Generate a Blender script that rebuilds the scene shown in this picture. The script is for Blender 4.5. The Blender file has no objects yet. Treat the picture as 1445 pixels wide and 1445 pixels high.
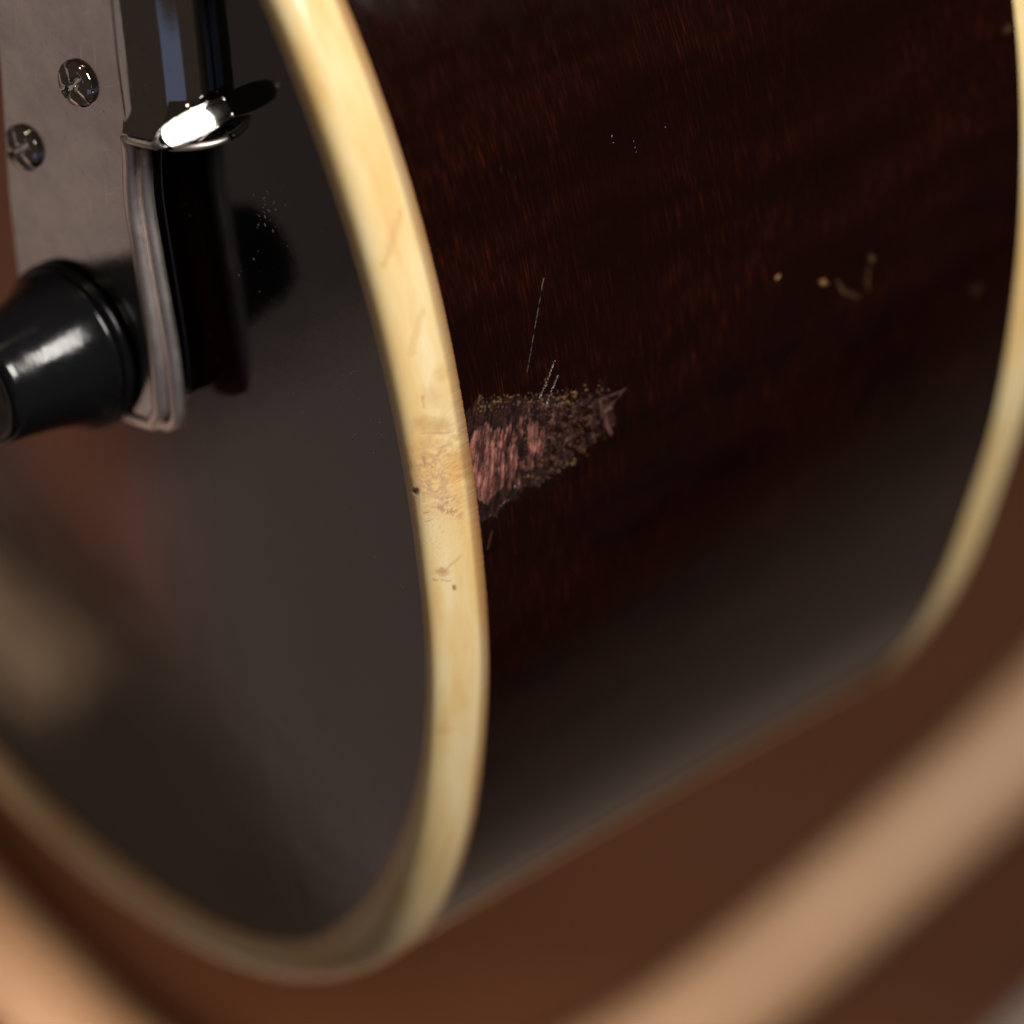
import bpy, bmesh, math, random
import numpy as np
from mathutils import Vector, Matrix, Euler

# ------------------------------------------------------------------ camera
sc = bpy.context.scene
F = 7440.0            # focal length in photo pixels (1445 px wide)
D = 0.60              # focus distance in metres
TILT = math.radians(5)
RM = np.array(Euler((TILT, 0, 0)).to_matrix())
TABLE_D = 0.80
CAMZ = TABLE_D * math.cos(TILT)
CAM = np.array([0.0, 0.0, CAMZ])

def W(p):
    """photo axes (x right, y down, z away, metres) -> world"""
    p = np.asarray(p, dtype=float)
    q = np.stack([p[..., 0], -p[..., 1], -p[..., 2]], -1)
    return q @ RM.T + CAM
def WD(d):
    d = np.asarray(d, dtype=float)
    return np.array([d[0], -d[1], -d[2]]) @ RM.T

cd = bpy.data.cameras.new('camera'); cam = bpy.data.objects.new('camera', cd)
sc.collection.objects.link(cam); sc.camera = cam
cam.location = CAM; cam.rotation_euler = (TILT, 0, 0)
cd.sensor_width = 36; cd.lens = 36 * F / 1445
cd.clip_start = 0.02; cd.clip_end = 60
cd.dof.use_dof = True; cd.dof.focus_distance = 0.609; cd.dof.aperture_fstop = 6.3
sc.view_settings.view_transform = 'Standard'; sc.view_settings.look = 'None'
sc.view_settings.exposure = 0; sc.view_settings.gamma = 1

# ------------------------------------------------------------------ guitar frame
m_ = 1.28
e1 = np.array([-.87*m_, .49*m_, -1]); e1 /= np.linalg.norm(e1)      # out of the face
e2 = np.array([.92*m_, .40*m_, -1]); e2 -= e1*e1.dot(e2); e2 /= np.linalg.norm(e2)
e3 = np.cross(e1, e2)
O = np.array([(650-722.5)/F, (680-722.5)/F, 1])*D
def G(a, b, c):
    """guitar coordinates in mm: a across the face, b along the edge, c out of the face"""
    a, b, c = np.broadcast_arrays(np.asarray(a, float), np.asarray(b, float), np.asarray(c, float))
    return O + (a[..., None]*e2 + b[..., None]*e3 + c[..., None]*e1)/1000.0
def pix(P):
    return P[..., 0]/P[..., 2]*F+722.5, P[..., 1]/P[..., 2]*F+722.5
def back(u, v, c):
    r = np.array([(u-722.5)/F, (v-722.5)/F, 1.0]); q = O+e1*c/1000
    d = r*(q.dot(e1)/r.dot(e1)) - O
    return d.dot(e2)*1000, d.dot(e3)*1000

# ------------------------------------------------------------------ light
world = bpy.data.worlds.new('World'); sc.world = world; world.use_nodes = True
bg = world.node_tree.nodes['Background']
bg.inputs[0].default_value = (1.0, 0.72, 0.55, 1); bg.inputs[1].default_value = 0.038

def area(name, pos, target, sx, sy, power, col, up=None):
    l = bpy.data.lights.new(name, 'AREA'); l.shape = 'RECTANGLE'; l.size = sx; l.size_y = sy
    l.energy = power; l.color = col
    o = bpy.data.objects.new(name, l); sc.collection.objects.link(o)
    p = Vector(W(pos)); t = Vector(W(target)); z = (p-t).normalized()
    if up is None: o.rotation_euler = z.to_track_quat('Z', 'Y').to_euler()
    else:
        y = Vector(WD(up)); x = y.cross(z).normalized(); y = z.cross(x)
        o.rotation_euler = Matrix((x, y, z)).transposed().to_euler()
    o.location = p
    return o
kd = np.array([.55, -.45, -.70]); kd /= np.linalg.norm(kd)
area('key_softbox', O+kd*0.55, O, .23, .17, 4.7, (1.0, .95, .88))
# soft fill that the lacquered face mirrors
r1 = np.array([0, 0, 1.0]) - 2*e1[2]*e1
FB = (0.36, 0.30, 0.22, 0.0, 0.0)
def mirror_hit(u, v, dist=0.40):
    a, b = back(u, v, 0); P = G(a, b, 0); d = P/np.linalg.norm(P); r = d-2*d.dot(e1)*e1
    q = O+r1*dist; t = (q-P).dot(r1)/r.dot(r1)
    return P+r*t
c0, c1, c2_ = mirror_hit(120, 700), mirror_hit(480, 1250), mirror_hit(560, 430)
ax = (c1-c0); L = np.linalg.norm(ax); ax /= L                       # along the lower left edge of the mirrored patch
nx = np.cross(r1, ax); nx *= np.sign((mirror_hit(560, 900)-c0).dot(nx))
far = (mirror_hit(640, 900)-c0).dot(nx)
ext0 = (mirror_hit(400, 515)-c0).dot(ax); ext1 = L+0.09; wid = max(far+0.06, 0.12)
mid = c0+ax*(ext0+ext1)/2+nx*wid/2
area('left_softbox', mid, mid-r1, (ext1-ext0), wid, 0.036, (1.0, .73, .63), up=nx)
# added dimmer fill beyond its upper edge, brightening plate and upper face
L2 = 0.34; W2 = wid+.12
mid2 = c0+ax*(ext0-L2/2-.003)+nx*(wid/2-.01)
area('upper_left_fill', mid2, mid2-r1, L2, W2, math.pi*L2*W2*.20, (1.0, .79, .70), up=nx)
# added cool panel below the view, there to tint the chrome roll blue
cw0 = G(-40, 42, 5)
area('cool_panel', cw0+np.array([.05, .84, -.54])*.42, cw0, .26, .13, math.pi*.26*.13*.14, (.38, .55, 1.0))
# added warm strip far left, making the blurred pale reflection low on the face
g0, g1 = mirror_hit(-110, 800, .33), mirror_hit(115, 990, .33)
gx = g1-g0; gl = np.linalg.norm(gx); gx /= gl; gn = np.cross(r1, gx)
area('left_glow_strip', (g0+g1)/2, (g0+g1)/2-r1, gl*.8, .010, math.pi*gl*.8*.010*2.3, (1.0, .60, .34), up=gn)
# added dim warm fill on the same side, lifting the face's lower left
w0, w1, w2_, w3 = mirror_hit(-40, 800, .30), mirror_hit(440, 1320, .30), mirror_hit(330, 950, .30), mirror_hit(40, 1120, .30)
gx2 = w1-w0; gl2 = np.linalg.norm(gx2); gx2 /= gl2; gn2 = np.cross(r1, gx2); gw2 = abs((w2_-w3).dot(gn2)); gc2 = (w0+w1+w2_+w3)/4
area('left_warm_panel', gc2, gc2-r1, gl2*1.25, gw2, math.pi*gl2*1.25*gw2*.17, (1.0, .62, .40), up=gn2)
area('ceiling_lamp', O+np.array([-.25, -.42, -.40]), O, .06, .06, math.pi*.0036*16, (1.0, .86, .55))
# lamp low over the table at the lower left, shining straight down
area('table_lamp', (-.075, .128, .690), (-.075, .128, .80), .13, .05, .30, (1.0, .80, .62))

# ------------------------------------------------------------------ helpers
def node_mat(name, base=(.5, .5, .5), rough=.3, metal=0, spec=.5, coat=0):
    m = bpy.data.materials.new(name); m.use_nodes = True
    b = m.node_tree.nodes['Principled BSDF']
    b.inputs['Base Color'].default_value = (*base, 1); b.inputs['Roughness'].default_value = rough
    b.inputs['Metallic'].default_value = metal; b.inputs['Specular IOR Level'].default_value = spec
    b.inputs['Coat Weight'].default_value = coat; b.inputs['Coat Roughness'].default_value = .06
    return m, m.node_tree, b
def N(t, kind, **kw):
    n = t.nodes.new(kind)
    for k, v in kw.items(): setattr(n, k, v)
    return n
def noise(t, vec, scale, detail=4, rough=.55):
    n = N(t, 'ShaderNodeTexNoise'); n.inputs['Scale'].default_value = scale
    n.inputs['Detail'].default_value = detail; n.inputs['Roughness'].default_value = rough
    if vec is not None: t.links.new(vec, n.inputs['Vector'])
    return n.outputs['Fac']
def mapping(t, out, scale=(1, 1, 1), rot=(0, 0, 0)):
    n = N(t, 'ShaderNodeMapping'); n.inputs['Scale'].default_value = scale; n.inputs['Rotation'].default_value = rot
    t.links.new(out, n.inputs['Vector']); return n.outputs['Vector']
def ramp(t, fac, stops):
    n = N(t, 'ShaderNodeValToRGB'); cr = n.color_ramp
    while len(cr.elements) < len(stops): cr.elements.new(.5)
    for e, (p, c) in zip(cr.elements, stops): e.position = p; e.color = (*c, 1) if len(c) == 3 else c
    t.links.new(fac, n.inputs['Fac']); return n.outputs['Color']
def mix(t, fac, a, b, blend='MIX'):
    n = N(t, 'ShaderNodeMix', data_type='RGBA', blend_type=blend)
    for s, v in ((0, fac), (6, a), (7, b)):
        if hasattr(v, 'is_linked'): t.links.new(v, n.inputs[s])
        elif isinstance(v, (int, float)): n.inputs[s].default_value = v
        else: n.inputs[s].default_value = (*v, 1)
    return n.outputs[2]
def bump(t, b, h, strength, dist):
    n = N(t, 'ShaderNodeBump'); n.inputs['Strength'].default_value = strength; n.inputs['Distance'].default_value = dist
    t.links.new(h, n.inputs['Height']); t.links.new(n.outputs['Normal'], b.inputs['Normal']); return n

ROOT = W(O)
def link_mesh(name, me, mat, parent=None, smooth=True):
    o = bpy.data.objects.new(name, me); sc.collection.objects.link(o)
    me.materials.append(mat)
    if smooth: me.polygons.foreach_set('use_smooth', [True]*len(me.polygons))
    if parent is not None: o.parent = parent
    return o
def raw_mesh(name, V, Q, uv=None, col=None):
    """V world verts (n,3), Q quads (m,4)"""
    me = bpy.data.meshes.new(name)
    n, k = len(V), len(Q)
    me.vertices.add(n); me.vertices.foreach_set('co', np.ascontiguousarray(V, np.float32).ravel())
    me.loops.add(k*4); me.loops.foreach_set('vertex_index', np.ascontiguousarray(Q, np.int32).ravel())
    me.polygons.add(k); me.polygons.foreach_set('loop_start', np.arange(k, dtype=np.int32)*4)
    me.polygons.foreach_set('loop_total', np.full(k, 4, np.int32))
    if uv is not None:
        l = me.uv_layers.new(name='UVMap'); l.data.foreach_set('uv', uv[Q.ravel()].astype(np.float32).ravel())
    if col is not None:
        c = me.color_attributes.new('wear', 'FLOAT_COLOR', 'POINT'); c.data.foreach_set('color', col.astype(np.float32).ravel())
    me.update(calc_edges=True); me.validate()
    return me
def grid_quads(nu, nv, closed_v=False, closed_u=False):
    i = np.arange(nu if closed_u else nu-1); j = np.arange(nv if closed_v else nv-1)
    I, J = np.meshgrid(i, j, indexing='ij'); I2 = (I+1) % nu; J2 = (J+1) % nv
    return np.stack([I*nv+J, I2*nv+J, I2*nv+J2, I*nv+J2], -1).reshape(-1, 4)

rng = np.random.default_rng(7)
_T = rng.random((256, 256))
def vnoise(x, y, seed=0):
    x = np.asarray(x, float)+seed*17.3; y = np.asarray(y, float)+seed*31.7
    xi = np.floor(x).astype(int); yi = np.floor(y).astype(int); fx = x-xi; fy = y-yi
    fx = fx*fx*(3-2*fx); fy = fy*fy*(3-2*fy)
    a = _T[xi % 256, yi % 256]; b = _T[(xi+1) % 256, yi % 256]; c = _T[xi % 256, (yi+1) % 256]; d = _T[(xi+1) % 256, (yi+1) % 256]
    return (a*(1-fx)+b*fx)*(1-fy)+(c*(1-fx)+d*fx)*fy
def fbm(x, y, seed=0, o=4):
    s = 0; w = .5; t = 0
    for k in range(o):
        s = s+w*vnoise(x*2**k, y*2**k, seed+k*5); t += w; w *= .5
    return s/t
def sstep(a, b, x):
    t = np.clip((x-a)/(b-a), 0, 1); return t*t*(3-2*t)

# ------------------------------------------------------------------ body outlines (mm, in the plane of the face)
C1 = np.array([(-60, 108), (-42.3, 79.5), (-25.4, 50.4), (-18.5, 35.3), (-13.3, 20), (-9.2, .8), (-7.2, -17.9), (-6.9, -29.6), (-8.5, -45), (-10.5, -54.8), (-13.8, -64.3), (-21.8, -77.3), (-32.8, -85.4), (-44, -89.3), (-61.3, -90.5), (-77.2, -88.0), (-90, -83.2), (-120, -64), (-150, -28), (-160, 25), (-140, 76), (-98, 108)], float)
C2 = np.array([(-48, 124), (-20, 96), (2, 66), (11, 50), (14.9, 33.5), (15.9, 16), (14.7, -4), (12.1, -20), (6.8, -38), (.9, -53.5), (-6.4, -66), (-15, -75), (-26, -82), (-38, -86.5), (-55, -89), (-72, -87.5), (-85, -83.5), (-114, -68), (-144, -30), (-156, 30), (-138, 90), (-92, 124)], float)
I1 = np.array([(-65, 103), (-44.2, 77), (-27.5, 52), (-20.1, 36.5), (-14.5, 21.5), (-9.9, 2.2), (-7.75, -16), (-7.5, -27), (-9.7, -42.5), (-12.6, -51), (-17.2, -60.4), (-25.0, -71.0), (-34, -78), (-44.5, -81), (-60.5, -80.5), (-75, -77.2), (-87, -72.5), (-112, -56), (-140, -26), (-149, 22), (-132, 68), (-96, 99)], float)
nk = len(C1)
kn = np.concatenate([[0], np.cumsum(np.linalg.norm(np.roll(C1, -1, 0)-C1, axis=1))])     # chord length knots, closed
LEN = kn[-1]
def pspline(K):
    """periodic cubic spline through K at knots kn; returns an evaluator"""
    n = nk; h = np.diff(kn); A = np.zeros((n, n)); B = np.zeros((n, 2))
    for i in range(n):
        im = (i-1) % n; ip = (i+1) % n
        A[i, im] += h[im]; A[i, i] += 2*(h[im]+h[i]); A[i, ip] += h[i]
        B[i] = 6*((K[ip]-K[i])/h[i]-(K[i]-K[im])/h[im])
    M = np.linalg.solve(A, B)
    def ev(s):
        s = np.mod(s, LEN); i = np.clip(np.searchsorted(kn, s, 'right')-1, 0, n-1); ip = (i+1) % n
        hh = h[i][:, None]; t0 = (kn[i+1]-s)[:, None]; t1 = (s-kn[i])[:, None]
        return (M[i]*t0**3+M[ip]*t1**3)/(6*hh)+(K[i]/hh-M[i]*hh/6)*t0+(K[ip]/hh-M[ip]*hh/6)*t1
    return ev
f1, f2, fi = pspline(C1), pspline(C2), pspline(I1)
def parts(ranges):
    out = []
    for a, b, st in ranges: out.append(np.arange(a, b-1e-6, (b-a)/max(1, round((b-a)/st))))
    return np.concatenate(out)
sF0, sF1 = kn[4]-3, kn[6]+7         # finely meshed stretch round the wear
S = parts([(0, kn[2]-10, 3), (kn[2]-10, sF0, .8), (sF0, sF1, .11), (sF1, kn[12], .8), (kn[12], LEN, 3)])
P1 = f1(S); P2 = f2(S); PI = fi(S); nS = len(S)
WID = 92.0; HS = 8.2; HS2 = 7.6

guitar = bpy.data.objects.new('guitar', None); sc.collection.objects.link(guitar)
guitar.location = ROOT
guitar['label'] = 'dark sunburst guitar body with cream binding, chipped side and chrome bracket'
guitar['category'] = 'guitar'
def gm(name, P, Q, mat, uv=None, col=None, parent=guitar, smooth=True, label=None):
    me = raw_mesh(name, W(P.reshape(-1, 3))-ROOT, Q, uv, col)
    o = link_mesh(name, me, mat, parent, smooth)
    if label: o['label'] = label
    return o

# ------------------------------------------------------------------ materials
# flame maple side under dark lacquer
wood, t, b = node_mat('dark_stained_maple', rough=.13, spec=.5)
uvn = N(t, 'ShaderNodeUVMap').outputs['UV']
grain = noise(t, mapping(t, uvn, (5.0, .22, 1), (0, 0, .06)), 1.0, 5, .6)
grain2 = noise(t, mapping(t, uvn, (1.6, .10, 1), (0, 0, .1)), 1.0, 3, .5)
flame = noise(t, mapping(t, uvn, (.035, .13, 1), (0, 0, -.25)), 1.0, 3, .6)
base = ramp(t, flame, [(.34, (.0040, .0008, .0006)), (.68, (.0078, .0015, .0010))])
streak = ramp(t, grain, [(.50, (0, 0, 0)), (.66, (1, 1, 1))])
blot = ramp(t, grain2, [(.42, (0, 0, 0)), (.72, (1, 1, 1))])
c_ = mix(t, .8, streak, blot, 'MULTIPLY')
fm = ramp(t, flame, [(.40, (.35, .35, .35)), (.66, (1, 1, 1))])
c_ = mix(t, 1.0, c_, fm, 'MULTIPLY')
patch = noise(t, mapping(t, uvn, (.045, .03, 1), (0, 0, .5)), 1.0, 2, .5)
c_ = mix(t, 1.0, c_, ramp(t, patch, [(.38, (.12, .12, .12)), (.62, (1, 1, 1))]), 'MULTIPLY')
base = mix(t, c_, base, (.068, .0105, .0026))
at = N(t, 'ShaderNodeAttribute', attribute_name='wear')
base = mix(t, at.outputs['Alpha'], base, at.outputs['Color'])
t.links.new(base, b.inputs['Base Color'])
smu = noise(t, mapping(t, uvn, (.25, .12, 1)), 1.0, 4, .6)
rr = ramp(t, smu, [(.3, (.055,)*3), (.75, (.12,)*3)])
rr = mix(t, at.outputs['Alpha'], rr, (.5, .5, .5))
t.links.new(rr, b.inputs['Roughness'])
bump(t, b, grain, .12, .00008)

worn, t, b = node_mat('bare_worn_wood', rough=.62, spec=.22)
at = N(t, 'ShaderNodeAttribute', attribute_name='wear')
t.links.new(at.outputs['Color'], b.inputs['Base Color'])
rr = ramp(t, at.outputs['Alpha'], [(0, (.48,)*3), (1, (.75,)*3)])
t.links.new(rr, b.inputs['Roughness'])

# cream celluloid binding
cream, t, b = node_mat('aged_cream_binding', (.8, .6, .28), .22, spec=.5)
uvn = N(t, 'ShaderNodeUVMap').outputs['UV']
n1 = noise(t, mapping(t, uvn, (.25, .06, 1), (0, 0, .3)), 1.0, 3, .5)
n2 = noise(t, mapping(t, uvn, (2.2, .5, 1), (0, 0, -.5)), 1.0, 4, .6)
cc = ramp(t, n1, [(.32, (.72, .48, .20)), (.5, (.76, .58, .29)), (.72, (.80, .67, .41))])
cc = mix(t, ramp(t, n2, [(.55, (0, 0, 0)), (.85, (.35, .35, .35))]), cc, (.62, .36, .13))
at = N(t, 'ShaderNodeAttribute', attribute_name='wear')
cc = mix(t, at.outputs['Alpha'], cc, at.outputs['Color'])
t.links.new(cc, b.inputs['Base Color'])
b.inputs['Subsurface Weight'].default_value = .12; b.inputs['Subsurface Scale'].default_value = .0015
b.inputs['Subsurface Radius'].default_value = (1, .6, .25)
bump(t, b, n2, .15, .0001)

# face: black edge fading to amber brown sunburst
facem, t, b = node_mat('sunburst_lacquer', rough=.05, spec=.5)
at = N(t, 'ShaderNodeAttribute', attribute_name='wear')
sep = N(t, 'ShaderNodeSeparateColor'); t.links.new(at.outputs['Color'], sep.inputs[0])
uvn = N(t, 'ShaderNodeUVMap').outputs['UV']
fg = noise(t, mapping(t, uvn, (.6, .05, 1)), 1.0, 4, .6)
fc = ramp(t, sep.outputs[0], [(0, (.003, .0022, .002)), (.35, (.035, .010, .005)), (.65, (.17, .045, .018)), (1, (.62, .18, .06))])
fc = mix(t, .35, fc, mix(t, fg, (.5, .5, .5), (1.3, 1.3, 1.3)), 'MULTIPLY')
t.links.new(fc, b.inputs['Base Color'])
sm = noise(t, mapping(t, uvn, (.05, .05, 1)), 1.0, 5, .6)
t.links.new(ramp(t, sm, [(.3, (.045,)*3), (.8, (.14,)*3)]), b.inputs['Roughness'])
bump(t, b, noise(t, mapping(t, uvn, (.09, .09, 1)), 1.0, 4, .6), .12, .0003)

def metal(name, base, lo, hi, scr=0.0):
    m, t, b = node_mat(name, base, lo, 1)
    tc = N(t, 'ShaderNodeTexCoord').outputs['Object']
    n = noise(t, tc, 260, 6, .65); n_ = noise(t, tc, 1500, 3, .6)
    t.links.new(ramp(t, n, [(.35, (lo,)*3), (.75, (hi,)*3)]), b.inputs['Roughness'])
    dirt = ramp(t, n_, [(.60, (0, 0, 0)), (.8, (.6, .6, .6))])
    col = mix(t, dirt, base, tuple(x*.4 for x in base))
    if scr:
        big = noise(t, tc, 90, 5, .7)
        col = mix(t, ramp(t, big, [(.38, (scr, scr, scr)), (.62, (0, 0, 0))]), col, tuple(x*.55 for x in base))
        s1_ = noise(t, mapping(t, tc, (2600, 160, 160), (.3, .5, .9)), 1.0, 2, .5)
        s2_ = noise(t, mapping(t, tc, (160, 3000, 160), (.2, .3, .5)), 1.0, 2, .5)
        lines = mix(t, 1.0, ramp(t, s1_, [(.66, (0, 0, 0)), (.72, (1, 1, 1))]), ramp(t, s2_, [(.68, (0, 0, 0)), (.74, (1, 1, 1))]), 'ADD')
        col = mix(t, mix(t, 1.0, lines, (.22, .22, .22), 'MULTIPLY'), col, tuple(min(1, x*1.6) for x in base))
        bump(t, b, n, .12, .0002)
    else: bump(t, b, n, .05, .0002)
    t.links.new(col, b.inputs['Base Color'])
    return m
chrome = metal('worn_chrome', (.62, .60, .58), .03, .10)
nickel = metal('dull_nickel_plate', (.62, .58, .56), .10, .24, .5)
black, t, b = node_mat('black_plastic', (.006, .006, .007), .09, spec=.28)
n = noise(t, N(t, 'ShaderNodeTexCoord').outputs['Object'], 400, 5, .6)
t.links.new(ramp(t, n, [(.3, (.12,)*3), (.8, (.28,)*3)]), b.inputs['Roughness'])
bump(t, b, noise(t, N(t, 'ShaderNodeTexCoord').outputs['Object'], 110, 4, .6), .22, .0006)
dark, t, b = node_mat('dark_hole', (.004, .003, .003), .6)

# ------------------------------------------------------------------ side (rim) with its wear
U = np.concatenate([np.arange(0, 24, .11), np.arange(24, 62, .34), np.arange(62, WID-HS-HS2, 1.2), [WID-HS-HS2]])   # mm from the front binding
frac = (U+HS)/WID
a = P1[None, :, 0]*(1-frac[:, None])+P2[None, :, 0]*frac[:, None]
b_ = P1[None, :, 1]*(1-frac[:, None])+P2[None, :, 1]*frac[:, None]
c = -(U+HS)[:, None]*np.ones((1, nS))
PR = G(a, b_, c)
pu, pv = pix(PR)
UU = U[:, None]+0*a; SS = S[None, :]+0*a
# vertex normals of the rim (outward)
dS = np.gradient(PR, axis=1); dU = np.gradient(PR, axis=0)
nr = np.cross(dU, dS); nr /= np.linalg.norm(nr, axis=-1, keepdims=True)
if (nr[5, np.searchsorted(S, kn[5])]).dot(e2) < 0: nr = -nr
front = (nr @ np.array([0, 0, 1.])) < 0.05

wob = (fbm(pu/14, pv/14, 3)-.5)
wx = pu+7*wob+5*(fbm(pu/5, pv/5, 4)-.5); wy = pv+9*(fbm(pu/12, pv/12, 9)-.5)+6*(fbm(pu/4, pv/4, 12)-.5)
def ell(x0, y0, rx, ry, ang=0.0, soft=.35):
    ca, sa = math.cos(ang), math.sin(ang); dx = wx-x0; dy = wy-y0
    X = (dx*ca+dy*sa)/rx; Y = (-dx*sa+dy*ca)/ry
    return 1-sstep(1-soft, 1+soft, np.sqrt(X*X+Y*Y))
def poly_mask(pts, soft=3.0):
    d = np.full(wx.shape, 1e9); inside = np.zeros(wx.shape, bool); n = len(pts)
    for i in range(n):
        x0, y0 = pts[i]; x1, y1 = pts[(i+1) % n]
        ex, ey = x1-x0, y1-y0; tt = np.clip(((wx-x0)*ex+(wy-y0)*ey)/(ex*ex+ey*ey), 0, 1)
        d = np.minimum(d, np.hypot(wx-x0-tt*ex, wy-y0-tt*ey))
        cond = ((y0 > wy) != (y1 > wy)) & (wx < (x1-x0)*(wy-y0)/(y1-y0+1e-9)+x0)
        inside ^= cond
    sd = np.where(inside, d, -d)
    return sstep(-soft, soft, sd)
near = (pu > 640) & (pu < 930) & (pv > 480) & (pv < 840) & front
pw = pu+pv*.10+3.5*(fbm(pu/16, pv/22, 18)-.5)
fib = .55*vnoise(pw/4.2, pv/34, 21)+.25*vnoise(pw/2.1, pv/15, 22)+.20*fbm(pu/8, pv/10, 24)
fib2 = .45*vnoise(pw/1.5, pv/17, 33)+.30*vnoise(pw/2.9, pv/28, 35)+.25*fbm(pu/4, pv/5, 37)
zone0 = poly_mask([(640, 585), (668, 572), (676, 560), (720, 560), (790, 552), (812, 560), (845, 545), (870, 560), (868, 598), (830, 632), (795, 664), (765, 684), (742, 690), (715, 712), (694, 732), (660, 745), (640, 740)], 11)
rag = fbm(pu/7, pv/7, 101, 4)*.6+vnoise(pu/3, pv/3, 103)*.4
right_ = sstep(735, 800, pu)
zone = sstep(.42, .60, zone0*1.25+(rag-.5)*(.95+1.1*right_)-.12-.10*right_)
zone *= 1-.75*right_*sstep(.52, .62, fbm(pu/11, pv/8, 140, 3))
pink = np.maximum.reduce([
    poly_mask([(652, 640), (672, 608), (687, 598), (702, 612), (710, 640), (719, 664), (716, 684), (700, 694), (688, 712), (664, 700)], 2.5),
    ell(722, 640, 9, 42, -.05), ell(705, 618, 6, 16), ell(752, 612, 8, 30, -.08), .6*ell(746, 655, 11, 9), .8*ell(763, 628, 6, 20, .2), .8*ell(735, 605, 4, 24), .7*ell(727, 682, 10, 9), .35*ell(782, 600, 5, 20)])
pink = np.clip(pink*sstep(.42, .62, fib+.20*pink), 0, 1)
rough_brown = sstep(.30, .50, fbm(pu/10, pv/9, 150, 3))*np.maximum.reduce([ell(800, 608, 38, 32, -.4), ell(838, 590, 30, 26, -.5), ell(775, 660, 24, 18, -.3), ell(790, 575, 40, 14)])
cell = vnoise(pu/3.1, pv/3.4, 40); cell2 = vnoise(pu/2.0, pv/2.2, 44)
def seg(x0, y0, x1, y1, w0, w1, jit=2.0):
    ex, ey = x1-x0, y1-y0; px = pu+jit*(fbm(pu/6, pv/6, 50)-.5); py = pv+jit*(fbm(pu/6, pv/6, 52)-.5)
    tt = np.clip(((px-x0)*ex+(py-y0)*ey)/(ex*ex+ey*ey), 0, 1)
    d = np.hypot(px-x0-tt*ex, py-y0-tt*ey); ww = w0+(w1-w0)*tt
    return 1-sstep(ww*.6, ww*1.2, d)
ochre_band = np.maximum.reduce([ell(676, 563, 9, 8), ell(700, 567, 18, 10), ell(722, 566, 16, 9), ell(745, 562, 22, 11), ell(768, 540, 5, 8), ell(790, 560, 18, 12), ell(812, 560, 12, 9), ell(826, 545, 4, 8), ell(850, 545, 9, 10), ell(690, 578, 20, 6),
                                ell(800, 655, 16, 7, -.5), ell(825, 640, 14, 7, -.6), ell(790, 660, 12, 6, -.4), ell(752, 673, 16, 5), ell(697, 724, 6, 5), ell(712, 716, 6, 3), ell(855, 612, 12, 6, -.6)])
ochre = ochre_band*sstep(.56, .74, cell*.7+.3*cell2)*(.35+.9*fbm(pu/5, pv/5, 95))
ochre = np.maximum(ochre, .55*seg(694, 750, 688, 775, 1.5, 1.5))
shard = np.maximum(seg(838, 570, 884, 548, 2.5, 1.2), seg(846, 566, 862, 612, 3.0, 3.5)); shard = np.maximum(shard, .7*seg(850, 590, 878, 552, 3, 1.5))
crumb = rough_brown*sstep(.50, .70, cell*.55+cell2*.35+.25*(fib-.4))
dark_ring = np.maximum(zone, .9*np.maximum(ell(690, 730, 28, 22), ell(760, 690, 40, 9, -.25)))
colv = np.zeros(pu.shape+(4,))
colr = np.zeros(pu.shape+(3,)) + np.array([.006, .003, .003])
def over(col, m, rgb):
    m = m[..., None]; return col*(1-m)+np.array(rgb)*m
colr = over(colr, zone*sstep(.35, .7, fib2)*.7, (.040, .013, .011))
colr = over(colr, rough_brown*.6*zone, (.015, .0055, .005))
colr = over(colr, crumb*.8, (.070, .027, .013))
tex_ = np.clip((fib2-.28)*1.9+.9*(fbm(pu/9, pv/14, 91, 3)-.5)+.3*(vnoise(pu/1.3, pv/3, 92)-.5), 0, 1.3)
pk = np.stack([.04+.33*tex_**1.5, .014+.125*tex_**1.5, .012+.098*tex_**1.5], -1)
colr = colr*(1-pink[..., None])+pk*pink[..., None]
colr = over(colr, np.clip(ochre, 0, 1)*.85, (.15, .075, .020))
colr = over(colr, shard*.8*sstep(.3, .6, fib2), (.10, .040, .034))
colr = over(colr, sstep(.72, .82, cell2)*zone*.5*(pu > 740), (.17, .085, .05))
mask = np.clip(np.maximum.reduce([zone, pink, ochre, shard, crumb, dark_ring*.35]), 0, 1)*near
# small pale marks elsewhere on the side
pale = np.maximum.reduce([seg(744, 525, 767, 393, .45, .9, 1.5)*(.25+.75*sstep(.3, .6, vnoise(pu*0+3, pv/9, 130))), .16*seg(740, 345, 655, 420, .8, .8, 3), .35*seg(700, 235, 735, 255, .8, .6)])*front
spots = np.zeros(pu.shape)
for (x, y, r, w) in [(1097, 392, 3.4, 1), (1162, 398, 4.0, .95), (1230, 365, 5, .5), (1423, 40, 4, .4), (1376, 408, 7, .3), (565, 270, 3, .2)]:
    dd = np.hypot((pu-x)*(1+.5*(vnoise(pu/4, pv/4, int(x))-.5)), (pv-y)*(.85+.5*(vnoise(pu/3, pv/5, int(y))-.5)))+r*.5*(vnoise(pu/2.5, pv/2.5, 7)-.5); spots = np.maximum(spots, w*(1-sstep(r*.7, r*1.2, dd)))
spots = np.maximum.reduce([spots, .42*seg(1181, 396, 1190, 411, 3, 4, 6), .34*seg(1190, 411, 1212, 419, 4, 3, 6), .34*seg(1226, 378, 1225, 408, 3.5, 3, 7), .8*seg(1158, 397, 1166, 400, 2.5, 2, 4)])*front
colr = over(colr, spots*.99, (.30, .165, .070))
pmask = pale*.55
mask2 = np.maximum(mask, spots)
colr2 = over(colr, pale*(1-mask), (.16, .15, .14))
colv[..., :3] = colr2; colv[..., 3] = np.maximum(mask2, pmask)
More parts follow.
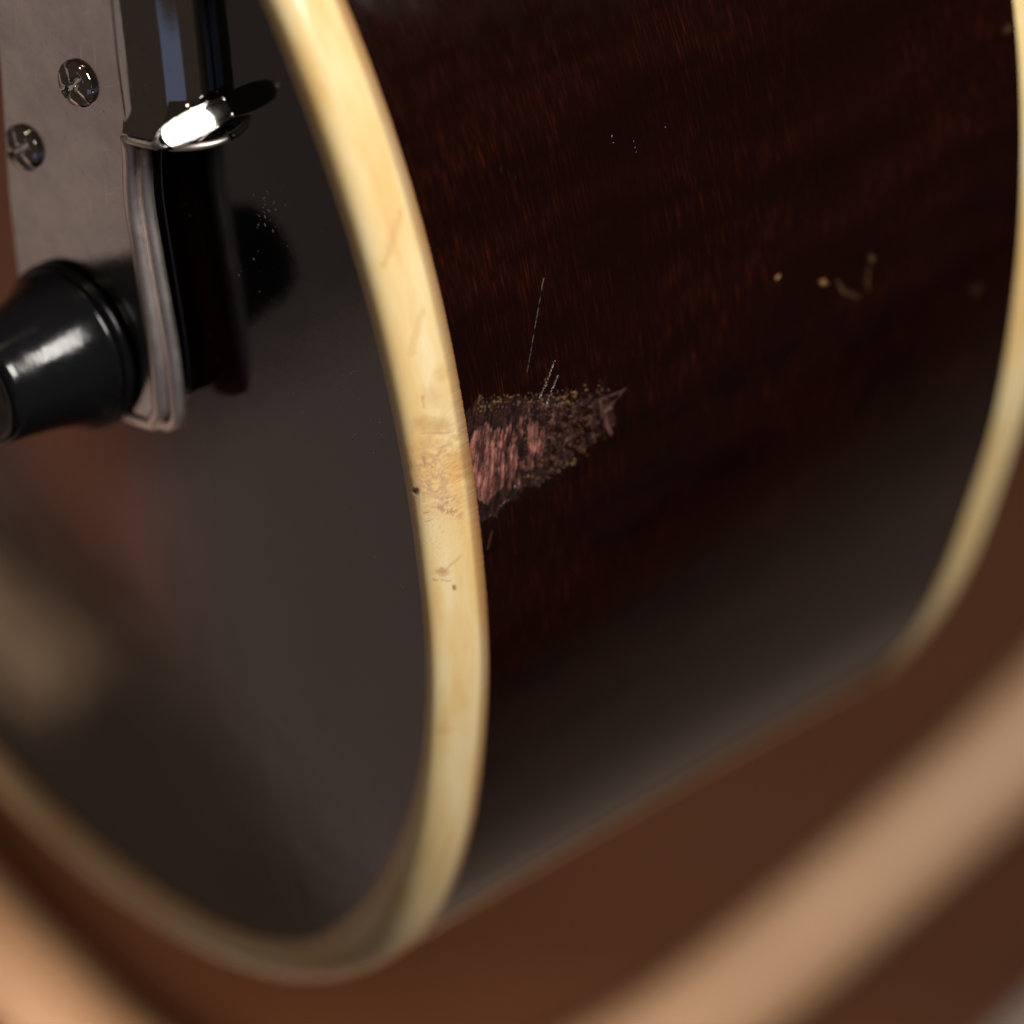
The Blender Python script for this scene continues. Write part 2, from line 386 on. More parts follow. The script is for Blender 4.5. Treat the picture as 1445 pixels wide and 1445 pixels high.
# relief
hgt = np.zeros(pu.shape)
hgt -= .15*zone0**2*near*(.35+1.1*fbm(pu/9, pv/9, 120))*np.minimum(1, .25+zone0)
hgt += near*(.10*pink*(fib2-.5) + .12*pink*(fib-.5) + .10*ochre + .11*crumb*(cell+cell2-.8) + .03*shard + .06*zone*(fbm(pu/3, pv/3, 77)-.5))
hgt -= .10*np.maximum(seg(766, 562, 782, 510, 2.6, 2.0, 1), seg(772, 572, 787, 530, 2.2, 1.6, 1))*front
hgt -= .015*pale
PR2 = PR+nr*(hgt/1000)[..., None]
uvR = np.stack([UU.ravel(), SS.ravel()], -1)
Q = grid_quads(len(U), nS, closed_v=True)
fl = (mask.ravel()[Q].mean(1) > .55)
# keep winding outward
def outward(Q, P, nref):
    v = P.reshape(-1, 3)[Q[len(Q)//2]]; n = np.cross(v[1]-v[0], v[2]-v[1]); return Q[:, ::-1] if n.dot(nref) < 0 else Q
midS = int(np.searchsorted(S, kn[5])); qi = 100*nS+midS
v = PR.reshape(-1, 3)[Q[qi]] if qi < len(Q) else None
flip = np.cross(v[1]-v[0], v[2]-v[1]).dot(e2) < 0
# world mapping mirrors y and z together (a rotation), so orientation is kept
Qr = Q[:, ::-1] if flip else Q
def sub(Qs):
    ids, inv = np.unique(Qs, return_inverse=True); return ids, inv.reshape(Qs.shape)
ids, q = sub(Qr[~fl])
gm('side', PR2.reshape(-1, 3)[ids], q, wood, uvR[ids], colv.reshape(-1, 4)[ids], label='dark red brown lacquered wooden side with fine grain')
ids, q = sub(Qr[fl])
cw = colv.reshape(-1, 4)[ids].copy(); cw[:, 3] = np.clip(pink+ochre*.6+crumb*.5+shard, 0, 1).ravel()[ids]
gm('worn_patch', PR2.reshape(-1, 3)[ids], q, worn, uvR[ids], cw, label='chipped patch of bare pinkish wood beside the cream binding')

# ------------------------------------------------------------------ bindings
def binding(outer, inner, c_top, hs, sgn, depth_frac, name, label, detailed):
    nt = 46 if detailed else 16
    th = np.linspace(0, math.pi/2, nt); ex = 2/3.6
    ku = 1-np.abs(np.cos(th))**ex          # 0 at inner .. toward corner
    kv = 1-np.abs(np.sin(th))**ex
    # profile: th=0 on the face (inner edge), th=90 on the side
    wx_ = np.abs(np.cos(th))**ex; wy_ = np.abs(np.sin(th))**ex
    rows = []
    for k in range(nt):
        fr_in = wx_[k]; dn = hs*(1-(1-wy_[k]))
        # superellipse centred at (inner edge, depth hs)
        p = outer*(wy_[k]) + inner*(1-wy_[k])
        cc = -hs*(1-wx_[k])
        rows.append((p, cc))
    A = np.array([r[0][:, 0] for r in rows]); B = np.array([r[0][:, 1] for r in rows]); Cc = np.array([np.full(len(S), r[1]) for r in rows])
    return A, B, Cc
A, B, Cc = binding(P1*(1-HS/WID)+P2*(HS/WID)*1.0, PI, 0, HS, 1, 0, '', '', True)
PB = G(A, B, Cc)
# stand 0.08 mm proud of the wood
nb = np.cross(np.gradient(PB, axis=0), np.gradient(PB, axis=1)); nb /= np.linalg.norm(nb, axis=-1, keepdims=True)+1e-12
if nb[30, midS].dot(e2) < 0: nb = -nb
PB = PB+nb*.00008
bu, bv = pix(PB)
wx, wy = bu+5*(fbm(bu/7, bv/7, 60)-.5), bv+6*(fbm(bu/7, bv/7, 63)-.5)
pu, pv = bu, bv
fr = ((nb @ np.array([0, 0, 1.])) < .1)
ln = lambda *k, **kw: seg(*k, **kw)
st = np.zeros(bu.shape); colb = np.zeros(bu.shape+(3,))+np.array([.40, .22, .12])
def addst(m, rgb, w):
    global st, colb
    m = np.clip(m*w, 0, 1); tot = 1-(1-st)*(1-m)
    k = np.where(tot > 1e-5, m/np.maximum(tot, 1e-5), 0)[..., None]
    colb = colb*(1-k)+np.array(rgb)*k; st = tot
fine = fbm(bu/2.2, bv/2.8, 70, 4); med = fbm(bu/9, bv/9, 72, 4)
addst(ell(625, 655, 42, 62, .1, .8)*sstep(.35, .65, med), (.50, .28, .16), .55)
addst(ell(612, 672, 22, 45, .1, .6)*sstep(.45, .6, fine), (.48, .27, .19), .45)
addst(ell(648, 655, 18, 24, 0, .5), (.60, .32, .10), .55)
addst(ell(610, 600, 26, 10, .1, .6), (.50, .29, .12), .55)
addst(ell(612, 560, 16, 14, .4, .8), (.55, .33, .15), .4)
addst(ell(634, 722, 20, 7, .45, .5)*sstep(.44, .6, fine), (.42, .21, .13), .75)
addst(ell(634, 704, 12, 8, .2, .6)*sstep(.48, .6, fine), (.42, .21, .13), .6)
addst(ell(624, 808, 10, 6, .1, .6), (.50, .26, .12), .7)
addst(ln(650, 785, 626, 808, 1.6, 2.5), (.55, .30, .12), .4)
addst(ln(611, 818, 637, 820, 1.3, .7, jit=3)*sstep(.2, .5, fine), (.24, .12, .07), .7)
addst(ell(642, 830, 3.4, 3.4, 0, .5), (.18, .09, .05), .85)
addst(ell(587, 692, 5, 4, .5, .5), (.07, .03, .03), .95)
addst(ln(594, 612, 640, 610, .8, .6, jit=2), (.33, .16, .07), .6)
addst(ln(612, 590, 642, 600, .8, .5, jit=2), (.45, .22, .10), .5)
addst(ln(598, 645, 600, 660, 2, 1.2), (.38, .20, .17), .6)
addst(ln(598, 725, 607, 722, .7, .5, jit=1), (.25, .12, .08), .7)
addst(ln(602, 736, 611, 733, .7, .5, jit=1), (.25, .12, .08), .7)
addst(ln(607, 656, 616, 663, .7, .4, jit=1), (.25, .12, .10), .7)
addst(ln(625, 668, 650, 673, .7, .5, jit=2), (.45, .22, .08), .6)
addst(ln(596, 560, 598, 575, 2.4, 1.8), (.42, .24, .16), .6)
addst(ln(566, 300, 542, 375, 4, 5, jit=5), (.62, .38, .15), .55)
addst(ln(595, 440, 580, 500, 5, 6, jit=5), (.62, .40, .17), .4)
addst(ell(622, 530, 9, 12, 0, .8), (.60, .36, .14), .5)
addst(ell(627, 1030, 12, 5, 0, .8), (.62, .36, .13), .5)
addst(sstep(.70, .82, fbm(bu/1.5, bv/1.5, 80, 2))*ell(615, 690, 40, 110, 0, .6), (.34, .18, .10), .35)
# dark stained seam where the binding meets the side, amber line at the face
rowi = np.linspace(0, 1, len(A))[:, None]+0*bu
addst(sstep(.95, 1.0, rowi), (.16, .055, .015), .9)
addst(1-sstep(.0, .10, rowi), (.34, .15, .045), .6)
st = st*fr
# wear facet: the side edge is rubbed and slightly chipped near the bare patch
chip = ell(655, 650, 22, 90, 0, .6)*(fine-.45)*fr
PB = PB-nb*(np.clip(chip, 0, 1)*.00025)[..., None]
PB = PB-nb*(st*.00012*fine)[..., None]
colB = np.concatenate([colb, st[..., None]], -1)
arc = np.concatenate([[0], np.cumsum(np.linalg.norm(np.diff(PB[:, midS], axis=0), axis=1))])*1000
uvB = np.stack([(arc[:, None]+0*bu).ravel(), (S[None, :]+0*bu).ravel()], -1)
Q = grid_quads(len(A), nS, closed_v=True)
v = PB.reshape(-1, 3)[Q[30*nS+midS]]; 
if np.cross(v[1]-v[0], v[2]-v[1]).dot(e2) < 0: Q = Q[:, ::-1]
gm('binding', PB, Q, cream, uvB, colB.reshape(-1, 4), label='cream binding with brown stains, in focus on the near edge')

# rear binding
S2 = parts([(0, LEN, 1.5)]); S_keep = S; S = S2
Q1, Q2 = f1(S2), f2(S2)
cen = Q2.mean(0); inn = Q2+(cen-Q2)/np.linalg.norm(cen-Q2, axis=1, keepdims=True)*4.5
out_ = Q1*(HS2/WID)+Q2*(1-HS2/WID)
A, B, Cc = binding(Q2, inn, 0, HS2, 1, 0, '', '', False)
Cc = -(WID)-Cc
mixw = ((Cc+WID)/HS2)                       # 0 at the back plane, 1 at the wood
base_o = out_-Q2
A = A+base_o[None, :, 0]*mixw; B = B+base_o[None, :, 1]*mixw
PB2 = G(A, B, Cc)
n2_ = np.cross(np.gradient(PB2, axis=0), np.gradient(PB2, axis=1)); n2_ /= np.linalg.norm(n2_, axis=-1, keepdims=True)+1e-12
k2 = int(np.searchsorted(S2, kn[5]))
if n2_[12, k2].dot(e2) < 0: n2_ = -n2_
PB2 = PB2+n2_*.00010
Q = grid_quads(A.shape[0], len(S2), closed_v=True)
v = PB2.reshape(-1, 3)[Q[12*len(S2)+k2]]
if np.cross(v[1]-v[0], v[2]-v[1]).dot(e2) < 0: Q = Q[:, ::-1]
uvB = np.stack([(np.linspace(0, 10, A.shape[0])[:, None]+0*A).ravel(), (S2[None, :]+0*A).ravel()], -1)
gm('binding', PB2, Q, cream, uvB, np.tile([0, 0, 0, 0.], (A.size, 1)), label='cream binding on the far edge, out of focus')
S = S_keep

# ------------------------------------------------------------------ face and back
def disc(name, ring, c, flipn, mat, label):
    ce = np.array([-78., 8.]); nr_ = 40
    k = np.linspace(0, 1, nr_)**.8
    pts = ring[None]*(k[:, None, None])+ce*(1-k[:, None, None])
    P = G(pts[..., 0], pts[..., 1], np.full(pts.shape[:2], c))
    d = np.full(pts.shape[:2], 1e9)
    for q in ring[::3]: d = np.minimum(d, np.hypot(pts[..., 0]-q[0], pts[..., 1]-q[1]))
    dd = sstep(16, 60, d)
    col = np.stack([dd, dd, dd, np.ones_like(dd)], -1).reshape(-1, 4)
    Q = grid_quads(nr_, ring.shape[0], closed_v=True)
    v = P.reshape(-1, 3)[Q[len(Q)//2]]
    if np.cross(v[1]-v[0], v[2]-v[1]).dot(e1)*flipn < 0: Q = Q[:, ::-1]
    gm(name, P, Q, mat, pts.reshape(-1, 2), col, label=label)
ringS = parts([(0, LEN, 1.2)])
disc('face', fi(ringS), -.05, 1, facem, 'glossy near black face fading to reddish brown at the left')
disc('back', np.array(f2(ringS))+(f2(ringS).mean(0)-f2(ringS))*.03, -WID+.05, -1, facem, None)

# ------------------------------------------------------------------ bmesh things in guitar coordinates
def frame(a, b, c):
    """matrix: local x=e2, y=e3, z=e1, unit = mm, origin at guitar coords"""
    X, Y, Z = WD(e2), WD(e3), WD(e1); o = W(G(a, b, c))-ROOT
    M = Matrix.Identity(4)
    for i in range(3):
        M[i][0] = X[i]/1000; M[i][1] = Y[i]/1000; M[i][2] = Z[i]/1000; M[i][3] = o[i]
    return M
def bm_obj(name, bm, mat, parent, M, smooth=True, label=None, bevel=0, seg_=3):
    if bevel: bmesh.ops.bevel(bm, geom=[e for e in bm.edges if len(e.link_faces) == 2 and e.calc_face_angle(0) > .5], offset=bevel, segments=seg_, profile=.5, affect='EDGES')
    bm.transform(M); bmesh.ops.recalc_face_normals(bm, faces=bm.faces)
    me = bpy.data.meshes.new(name); bm.to_mesh(me); bm.free()
    o = link_mesh(name, me, mat, parent, smooth)
    if bevel: w = o.modifiers.new('weighted', 'WEIGHTED_NORMAL'); w.weight = 90; w.mode = 'FACE_AREA'
    if label: o['label'] = label
    return o
def prism(bm, pts, z0, z1):
    vb = [bm.verts.new((x, y, z0)) for x, y in pts]; vt = [bm.verts.new((x, y, z1)) for x, y in pts]
    bm.faces.new(vb[::-1]); bm.faces.new(vt)
    for i in range(len(pts)):
        j = (i+1) % len(pts); bm.faces.new((vb[i], vb[j], vt[j], vt[i]))
def lathe(bm, prof, n=64, cap=True):
    rings = []
    for r, z in prof:
        rings.append([bm.verts.new((r*math.cos(2*math.pi*i/n), r*math.sin(2*math.pi*i/n), z)) for i in range(n)])
    for A_, B_ in zip(rings[:-1], rings[1:]):
        for i in range(n): bm.faces.new((A_[i], A_[(i+1) % n], B_[(i+1) % n], B_[i]))
    if cap:
        bm.faces.new(rings[0][::-1]); bm.faces.new(rings[-1])
def spline2(pts, n=10):
    out = []; m = len(pts)
    for i in range(m-1):
        p0 = np.array(pts[max(i-1, 0)]); p1 = np.array(pts[i]); p2 = np.array(pts[i+1]); p3 = np.array(pts[min(i+2, m-1)])
        for k in range(n):
            t_ = k/n; out.append(tuple(.5*((2*p1)+(-p0+p2)*t_+(2*p0-5*p1+4*p2-p3)*t_*t_+(-p0+3*p1-3*p2+p3)*t_**3)))
    out.append(tuple(pts[-1])); return out

HB = 7.2; SA, SB = -6.9, -4.8     # height of the bracket's top above the face
bracket = bpy.data.objects.new('bracket', None); sc.collection.objects.link(bracket); bracket.parent = guitar
bracket['label'] = 'raised chrome bracket on the face beside the cream binding'
# the plate leans a few degrees
_pv = Vector(W(G(-37, 0, HB))-ROOT); TIL = Matrix.Translation(_pv) @ Matrix.Rotation(math.radians(0.0), 4, Vector(WD(e2))) @ Matrix.Translation(-_pv)
# top plate
right = spline2([(-35.6, 1.8), (-35.6, 10), (-36.6, 20), (-37.4, 29), (-37.0, 36), (-37.6, 44), (-37.9, 52), (-38, 75)], 6)
left = [(-57.6, 75), (-58.6, 40), (-59.4, 24), (-59.2, 14), (-58.6, 5)]
end = spline2([(-58.6, 5), (-56, .4), (-48, -1), (-39, -1.0), (-36.4, -.2), (-35.4, 1.8)], 5)
bm = bmesh.new(); prism(bm, right+left[:-1]+end[:-1], 0, 1.5)
bm_obj('top_plate', bm, nickel, bracket, frame(SA, SB, HB-1.5), bevel=.55, label='flat satin plate with two domed screws')
# folded lip: two rounded sheet edges one above the other
satin = metal('satin_edge', (.92, .83, .80), .40, .52)
def bead(name, pts, c_, r_, label):
    bm = bmesh.new(); n = 14; rings = []; P = [np.array(p) for p in pts]
    for i, p in enumerate(P):
        tg = P[min(i+1, len(P)-1)]-P[max(i-1, 0)]; tg = tg/np.linalg.norm(tg); nn_ = np.array([tg[1], -tg[0]])
        rings.append([bm.verts.new((p[0]+nn_[0]*r_*math.cos(2*math.pi*k/n), p[1]+nn_[1]*r_*math.cos(2*math.pi*k/n), c_+.9*r_*math.sin(2*math.pi*k/n))) for k in range(n)])
    for A_, B_ in zip(rings[:-1], rings[1:]):
        for k in range(n): bm.faces.new((A_[k], A_[(k+1) % n], B_[(k+1) % n], B_[k]))
    bm.faces.new(rings[0][::-1]); bm.faces.new(rings[-1])
    bm_obj(name, bm, satin, bracket, frame(SA, SB, 0), label=label)
hook = [(-43, .3), (-40, -.2), (-37.5, .0)]
bead('lip', hook+[(x-.5, y+.4) for x, y in right if 1.5 < y < 38], HB-.45, 1.0, 'bright folded upper lip of the plate')
bead('lip', [(-39, -.7), (-36.6, -.3), (-35.0, .6)]+[(x+.95-.02*y, y) for x, y in right if 1.5 < y < 37], HB-1.9, 1.05, 'bright lower lip curling round the bracket corner')

# side wall down to the face
wall = [(x+.1, y) for x, y in right if y < 40]; wall[0] = (wall[0][0]-.3, 2.2)
bm = bmesh.new(); prism(bm, wall+[(-57.5, 40), (-57.0, 5), (-54, 1.2)], 0, HB-2.6)
bm_obj('side_wall', bm, chrome, bracket, frame(SA, SB, .1), bevel=.8, label='dark mirror side wall standing on the face')
# raised facets pressed into the wall, angled up towards the key light
hv = kd-np.array([0, 0, 1.0]); hv /= np.linalg.norm(hv)
def facet(u, v, aa, ln_, wd, th, bev, label, turn=0.0):
    best = aa; a_, b2 = back(u, v, best)
    P = O+(a_*e2+b2*e3+best*e1)/1000
    d = P/np.linalg.norm(P); h = (O+kd*.55-P); h /= np.linalg.norm(h); h = h-d; h /= np.linalg.norm(h)
    ax_ = e1-h*e1.dot(h); ax_ /= np.linalg.norm(ax_); sd = np.cross(h, ax_)
    bm = bmesh.new(); nl, nw = 10, 8; top = []
    for i in range(nl+1):
        row = []
        for j in range(nw+1):
            x = (i/nl*2-1); y = (j/nw*2-1)
            xr = x*math.sqrt(1-.42*y*y); yr = y*math.sqrt(1-.42*x*x)
            row.append(bm.verts.new((xr*ln_/2, yr*wd/2, th-.035*wd*y*y-.012*ln_*x*x)))
        top.append(row)
    for i in range(nl):
        for j in range(nw): bm.faces.new((top[i][j], top[i+1][j], top[i+1][j+1], top[i][j+1]))
    edge = [top[i][0] for i in range(nl+1)]+[top[nl][j] for j in range(1, nw+1)]+[top[i][nw] for i in range(nl-1, -1, -1)]+[top[0][j] for j in range(nw-1, 0, -1)]
    prev = edge
    for f_, z in ((1.02, th-.06), (1.05, th-.22), (1.06, th-.9), (1.06, -1.8)):
        ring = [bm.verts.new((e.co.x*(1+(f_-1)*wd/ln_*1.2), e.co.y*f_, z)) for e in edge]
        for k in range(len(edge)): bm.faces.new((prev[k], prev[(k+1) % len(edge)], ring[(k+1) % len(edge)], ring[k]))
        prev = ring
    bm.faces.new(prev)
    X, Y, Z, o_ = WD(ax_), WD(sd), WD(h), W(P)-ROOT
    M = Matrix.Identity(4)
    for i in range(3): M[i][0] = X[i]/1000; M[i][1] = Y[i]/1000; M[i][2] = Z[i]/1000; M[i][3] = o_[i]
    bm_obj('rib', bm, chrome, bracket, M, label=label)
facet(278, 173, 3.9, 11.0, 3.1, .6, 0, 'rounded rib with a broad white highlight')

# rolled chrome tube end above the rib: bends from the plate down to the face
na_, nb_ = 28, 60; PRl = np.zeros((nb_, na_, 3))
for i in range(nb_):
    tb = (i/(nb_-1))**1.6; bb = 33.6+tb*42
    off = -.010*max(0, bb-38)**1.55
    fl_ = 1.5*math.exp(-((bb-33.6)/1.15))
    for j in range(na_):
        ph = .10+(math.pi/2-.10)*j/(na_-1)
        ra, rc = 9.6+fl_, 7.0+fl_*.35
        PRl[i, j] = G(-46.0+off+ra*math.sin(ph)**.85, bb, .1+rc*math.cos(ph))
Vr = W(PRl.reshape(-1, 3))-ROOT; Qr_ = grid_quads(nb_, na_)
bm = bmesh.new(); vv = [bm.verts.new(tuple(p)) for p in Vr]
for q in Qr_: bm.faces.new([vv[k] for k in q])
c_in = [bm.verts.new(tuple(W(G(-46-.0, 33.6+.3, .1))-ROOT))]
for j in range(na_-1): bm.faces.new((vv[j+1], vv[j], c_in[0]))
bmesh.ops.recalc_face_normals(bm, faces=bm.faces)
me = bpy.data.meshes.new('rolled_tube'); bm.to_mesh(me); bm.free()
fa = me.polygons[400]; o = link_mesh('rolled_tube', me, chrome, bracket); o['label'] = 'curved chrome roll with bluish reflections at the top edge'
try: me.set_sharp_from_angle(angle=math.radians(50))
except Exception: pass
# thin bright flange under the roll
fl_pts = []
for j in range(24):
    ph = .16+(math.pi/2-.16)*j/23; fl_pts.append((-46+11.3*math.sin(ph)**.85, .1+7.7*math.cos(ph)))
rings = []; bm = bmesh.new()
for (x, c_) in fl_pts:
    ring = []
    for k in range(10):
        th = 2*math.pi*k/10; ce_ = G(x, 33.0+.42*math.sin(th), c_+0*x)
        dirn = np.array([x+46, c_]); dirn = dirn/np.linalg.norm(dirn)
        ring.append(bm.verts.new(tuple(W(ce_+(e2*dirn[0]+e1*dirn[1])*.42*math.cos(th)/1000)-ROOT)))
    rings.append(ring)
for A_, B_ in zip(rings[:-1], rings[1:]):
    for k in range(10): bm.faces.new((A_[k], A_[(k+1) % 10], B_[(k+1) % 10], B_[k]))
bm.faces.new(rings[0]); bm.faces.new(rings[-1][::-1]); bmesh.ops.recalc_face_normals(bm, faces=bm.faces)
me = bpy.data.meshes.new('flange'); bm.to_mesh(me); bm.free(); o = link_mesh('flange', me, satin, bracket)

# screws: domed heads with a slot, built as one relief surface
def screw(parent, a_, b_c, c_, rot):
    bm = bmesh.new(); R = 2.95; H = 1.45; nr, na = 34, 96; cx_, sx_ = math.cos(rot), math.sin(rot); rings = []
    for i in range(nr+1):
        rr_ = R*math.sin(i/nr*math.pi/2); row = []
        for k in range(na):
            x, y = rr_*math.cos(2*math.pi*k/na), rr_*math.sin(2*math.pi*k/na)
            z = .2+H*math.sqrt(max(0, 1-(rr_/R)**2))
            wa_ = abs(-x*sx_+y*cx_); wb_ = abs(x*cx_+y*sx_); w_ = min(wa_, wb_) if rr_ < 2.3 else wa_   # cross recess
            lobe = math.sqrt(max(0, 1-min(1, abs(w_-1.25)/1.08)**2)) if w_ > .17 else 0.0
            lobe = .35+.65*lobe if w_ < 1.25 else 1.0
            z = .2+(z-.2)*lobe
            row.append(bm.verts.new((x, y, z)))
        rings.append(row)
    for A_, B_ in zip(rings[:-1], rings[1:]):
        for k in range(na): bm.faces.new((A_[k], B_[k], B_[(k+1) % na], A_[(k+1) % na]))
    low = [bm.verts.new((v.co.x, v.co.y, -.2)) for v in rings[-1]]
    for k in range(na): bm.faces.new((rings[-1][k], low[k], low[(k+1) % na], rings[-1][(k+1) % na]))
    bmesh.ops.remove_doubles(bm, verts=bm.verts, dist=1e-5)
    return bm_obj('screw', bm, chrome, parent, frame(a_, b_c, c_))
s1 = screw(bracket, *back(100, 122, HB+1.2), HB, -.80); s1['label'] = 'slotted dome screw nearer the raised rib'
s2 = screw(bracket, *back(24, 213, HB+1.2), HB, -.95); s2['label'] = 'slotted dome screw at the left edge of the plate'
# knob
ka, kb = back(95, 492, HB+1.6)
knob = bpy.data.objects.new('knob', None); sc.collection.objects.link(knob); knob.parent = guitar
knob['label'] = 'glossy black tapered knob pointing lower left'
bm = bmesh.new(); lathe(bm, [(9.6, 0), (10.4, .15), (10.6, .6), (10.5, 1.3), (10.1, 1.65), (9.0, 1.7)], 96)
bm_obj('collar', bm, black, knob, frame(ka, kb, HB+.05))
bm = bmesh.new(); lathe(bm, [(9.4, 0), (9.9, .1), (10.0, .35), (9.8, .8), (9.45, 1.4), (8.95, 2.6), (8.3, 4.8), (7.75, 7.4), (7.3, 10), (7.0, 12.4), (6.9, 13.3), (6.65, 13.8), (6.2, 14.1), (5.2, 14.2), (4.9, 14.0), (.3, 13.9)], 96)
bm_obj('cap', bm, black, knob, frame(ka, kb, HB+1.75))

# ------------------------------------------------------------------ dust, flecks and scratches on the guitar
dustm, t, b = node_mat('pale_dust', (.45, .40, .34), .7)
t.links.new(ramp(t, noise(t, N(t, 'ShaderNodeTexCoord').outputs['Object'], 900, 2), [(.35, (.62, .56, .5)), (.65, (.9, .85, .78))]), b.inputs['Base Color'])
random.seed(5)
bm = bmesh.new()
def fleck(a_, b2, c_, size, stretch=1.0, ang=0.0):
    M = frame(a_, b2, c_) @ Matrix.Rotation(ang, 4, 'Z') @ Matrix.Diagonal((size, size*stretch, size*.5, 1))
    bmesh.ops.create_icosphere(bm, subdivisions=1, radius=1, matrix=M)
def cluster(x, y, sx, sy, n, c_, smin=.04, smax=.085):
    for _ in range(n):
        a_, b2 = back(random.gauss(x, sx), random.gauss(y, sy), c_)
        fleck(a_, b2, c_, random.uniform(smin, smax), random.choice((1, 1, 1.5, 3)), random.uniform(0, 3))
cluster(372, 300, 12, 22, 26, 0); cluster(255, 292, 22, 16, 9, 0); cluster(355, 385, 12, 15, 5, 0)
cluster(492, 540, 7, 14, 9, 0); cluster(530, 600, 8, 14, 8, 0); cluster(500, 470, 25, 40, 9, 0, .025, .045)
cluster(470, 700, 60, 90, 24, 0, .025, .05); cluster(420, 430, 60, 110, 34, 0, .02, .045); cluster(350, 620, 110, 110, 26, 0, .02, .045); cluster(570, 680, 4, 45, 10, 0, .02, .04); cluster(568, 829, 2, 2, 2, 0, .05, .09)
cluster(130, 160, 35, 60, 16, HB, .02, .045); cluster(80, 270, 45, 40, 12, HB, .02, .045); cluster(144, 155, 5, 6, 5, HB, .05, .1)
for (x0, y0, x1, y1) in ((240, 300, 262, 288), (237, 318, 246, 303), (468, 538, 476, 549), (496, 620, 501, 612)):
    for k in range(8):
        a_, b2 = back(x0+(x1-x0)*k/7, y0+(y1-y0)*k/7, 0); fleck(a_, b2, 0, random.uniform(.02, .045), 1.4, random.random()*3)
me = bpy.data.meshes.new('dust'); bm.to_mesh(me); bm.free()
d = link_mesh('dust', me, dustm, guitar); d['kind'] = 'stuff'
# bright chipped edges of two gouges above the worn patch
bm = bmesh.new()
def on_side(u, v):
    k = np.argmin((pixU-u)**2+(pixV-v)**2); return k
pixU, pixV = pix(PR); pixU = np.where(front, pixU, 1e6).ravel(); pixV = pixV.ravel(); PRf = PR2.reshape(-1, 3); NRf = nr.reshape(-1, 3)
for (x0, y0, x1, y1, n_) in ((784, 508, 762, 562, 44), (787, 530, 772, 572, 30), (716, 706, 703, 718, 6), (733, 683, 727, 688, 5), (655, 596, 658, 606, 4), (862, 190, 866, 205, 4), (896, 203, 899, 214, 3), (938, 183, 941, 190, 2)):
    for k in range(n_):
        tt = k/max(1, n_-1); x = x0+(x1-x0)*tt+random.uniform(-1, 1); y = y0+(y1-y0)*tt
        if random.random() < .25: continue
        i = on_side(x, y); p = W(PRf[i]+NRf[i]*.00003)-ROOT
        thin = False
        sz = random.uniform(.000018, .00004)
        bmesh.ops.create_icosphere(bm, subdivisions=1, radius=1, matrix=Matrix.Translation(Vector(p)) @ Matrix.Rotation(-.38, 4, 'Z') @ Matrix.Diagonal((sz, sz*random.uniform(3, 7), sz*.6, 1)))
fl_m, t, b = node_mat('lacquer_flakes', (.42, .38, .33), .2, spec=.8)
t.links.new(ramp(t, noise(t, N(t, 'ShaderNodeTexCoord').outputs['Object'], 1200, 2), [(.35, (.22, .19, .16)), (.65, (.5, .46, .4))]), b.inputs['Base Color'])
me = bpy.data.meshes.new('lacquer_flakes'); bm.to_mesh(me); bm.free()
d = link_mesh('lacquer_flakes', me, fl_m, guitar); d['kind'] = 'stuff'

# ------------------------------------------------------------------ table and pale rim behind
def on_table(u, v, h=0.0):
    """point on the horizontal plane z=h seen at the pixel"""
    d = WD(np.array([(u-722.5)/F, (v-722.5)/F, 1.0])); k = (h-CAM[2])/d[2]; return CAM+d*k
tab, t, b = node_mat('brown_tabletop', (.13, .035, .013), .8, spec=.06)
tc = N(t, 'ShaderNodeTexCoord').outputs['Object']
w1 = noise(t, mapping(t, tc, (4, 60, 4), (0, 0, .4)), 1.0, 5, .6)
w2 = noise(t, tc, 9, 3, .5)
cw_ = ramp(t, w1, [(.3, (.040, .0160, .0075)), (.7, (.072, .028, .0125))])
cw_ = mix(t, mix(t, .5, w2, (.5, .5, .5)), cw_, (.052, .019, .0085))
t.links.new(cw_, b.inputs['Base Color']); bump(t, b, w1, .1, .0005)
grey, t, b = node_mat('grey_floor', (.2, .17, .155), .6)
tc = N(t, 'ShaderNodeTexCoord').outputs['Object']
t.links.new(ramp(t, noise(t, tc, 6, 6, .6), [(.3, (.17, .128, .105)), (.7, (.25, .195, .165))]), b.inputs['Base Color'])
bm = bmesh.new(); bmesh.ops.create_grid(bm, x_segments=4, y_segments=4, size=3)
me = bpy.data.meshes.new('floor'); bm.to_mesh(me); bm.free()
fo = link_mesh('floor', me, grey, smooth=False); fo['kind'] = 'structure'; fo.location = (0, 0, -.012)
RH = .010
rim_px = [(-420, 500), (-340, 850), (-200, 1110), (-55, 1292), (38, 1387), (145, 1490), (300, 1585), (460, 1630), (640, 1615), (810, 1545), (975, 1450), (1140, 1320), (1300, 1180), (1450, 1040), (1600, 860), (1720, 600), (1780, 200), (1740, -300), (1500, -800), (900, -1150), (100, -1100), (-350, -500), (-470, 50)]
cl = np.array([on_table(u, v, RH)[:2] for u, v in rim_px])
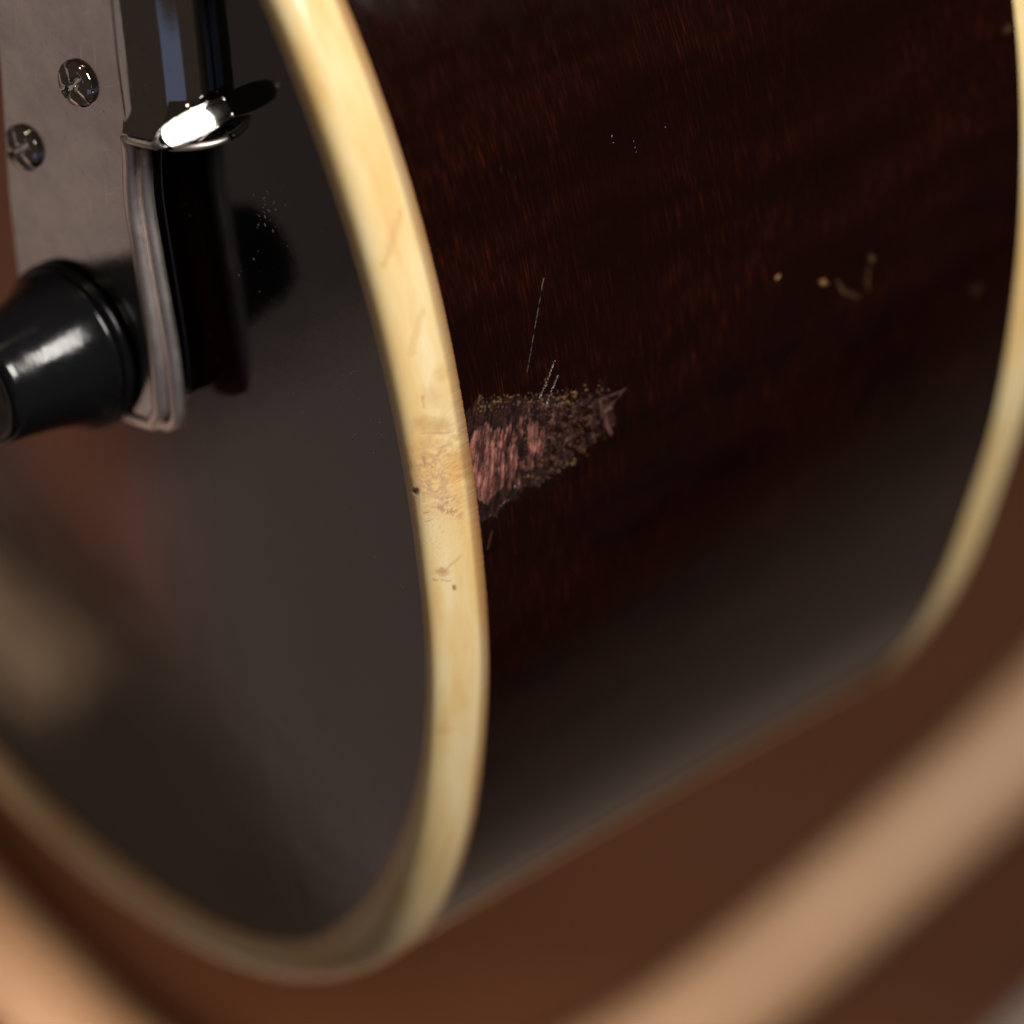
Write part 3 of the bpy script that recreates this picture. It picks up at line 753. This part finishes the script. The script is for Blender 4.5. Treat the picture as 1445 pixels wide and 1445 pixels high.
def closed_spline(P, n=14):
    out = []; m = len(P)
    for i in range(m):
        p0, p1, p2, p3 = P[i-1], P[i], P[(i+1) % m], P[(i+2) % m]
        for k in range(n):
            t_ = k/n; out.append(.5*((2*p1)+(-p0+p2)*t_+(2*p0-5*p1+4*p2-p3)*t_*t_+(-p0+3*p1-3*p2+p3)*t_**3))
    return np.array(out)
CL = closed_spline(cl)
tn = np.roll(CL, -1, 0)-np.roll(CL, 1, 0); tn /= np.linalg.norm(tn, axis=1, keepdims=True); nn = np.stack([-tn[:, 1], tn[:, 0]], -1)
if nn[0].dot(CL.mean(0)-CL[0]) > 0: nn = -nn
HW = .0080
prof = [(-HW, -.012), (-HW, .006), (-HW*.85, .0085), (-HW*.4, .0100), (HW*.4, .0100), (HW*.85, .0085), (HW, .006), (HW, -.012)]
V = np.array([[(CL[j, 0]+nn[j, 0]*x, CL[j, 1]+nn[j, 1]*x, z) for j in range(len(CL))] for x, z in prof])
Q = grid_quads(len(prof), len(CL), closed_v=True)
pale_m, t, b = node_mat('pale_maple_rim', (.62, .40, .22), .4)
tc = N(t, 'ShaderNodeTexCoord').outputs['Object']
t.links.new(ramp(t, noise(t, tc, 40, 4, .5), [(.3, (.31, .188, .110)), (.7, (.37, .235, .145))]), b.inputs['Base Color'])
me = raw_mesh('curved_rim', V.reshape(-1, 3)-np.array([CL[:, 0].mean(), CL[:, 1].mean(), 0]), Q)
ro = link_mesh('curved_rim', me, pale_m); ro.location = (CL[:, 0].mean(), CL[:, 1].mean(), 0)
bmr = bmesh.new(); bmr.from_mesh(me); bmesh.ops.recalc_face_normals(bmr, faces=bmr.faces); bmr.to_mesh(me); bmr.free()
ro['label'] = 'broad pale tan curved rim, blurred, sweeping behind the guitar'; ro['category'] = 'rim'
# brown surface inside the rim
inner = CL+nn*(HW+.021)
bm = bmesh.new(); vs = [bm.verts.new((x, y, 0)) for x, y in inner[::2]]; bm.faces.new(vs); bmesh.ops.recalc_face_normals(bm, faces=bm.faces)
for f in bm.faces:
    if f.normal.z < 0: f.normal_flip()
me = bpy.data.meshes.new('tabletop'); bm.to_mesh(me); bm.free()
to = link_mesh('tabletop', me, tab, smooth=False); to['kind'] = 'structure'
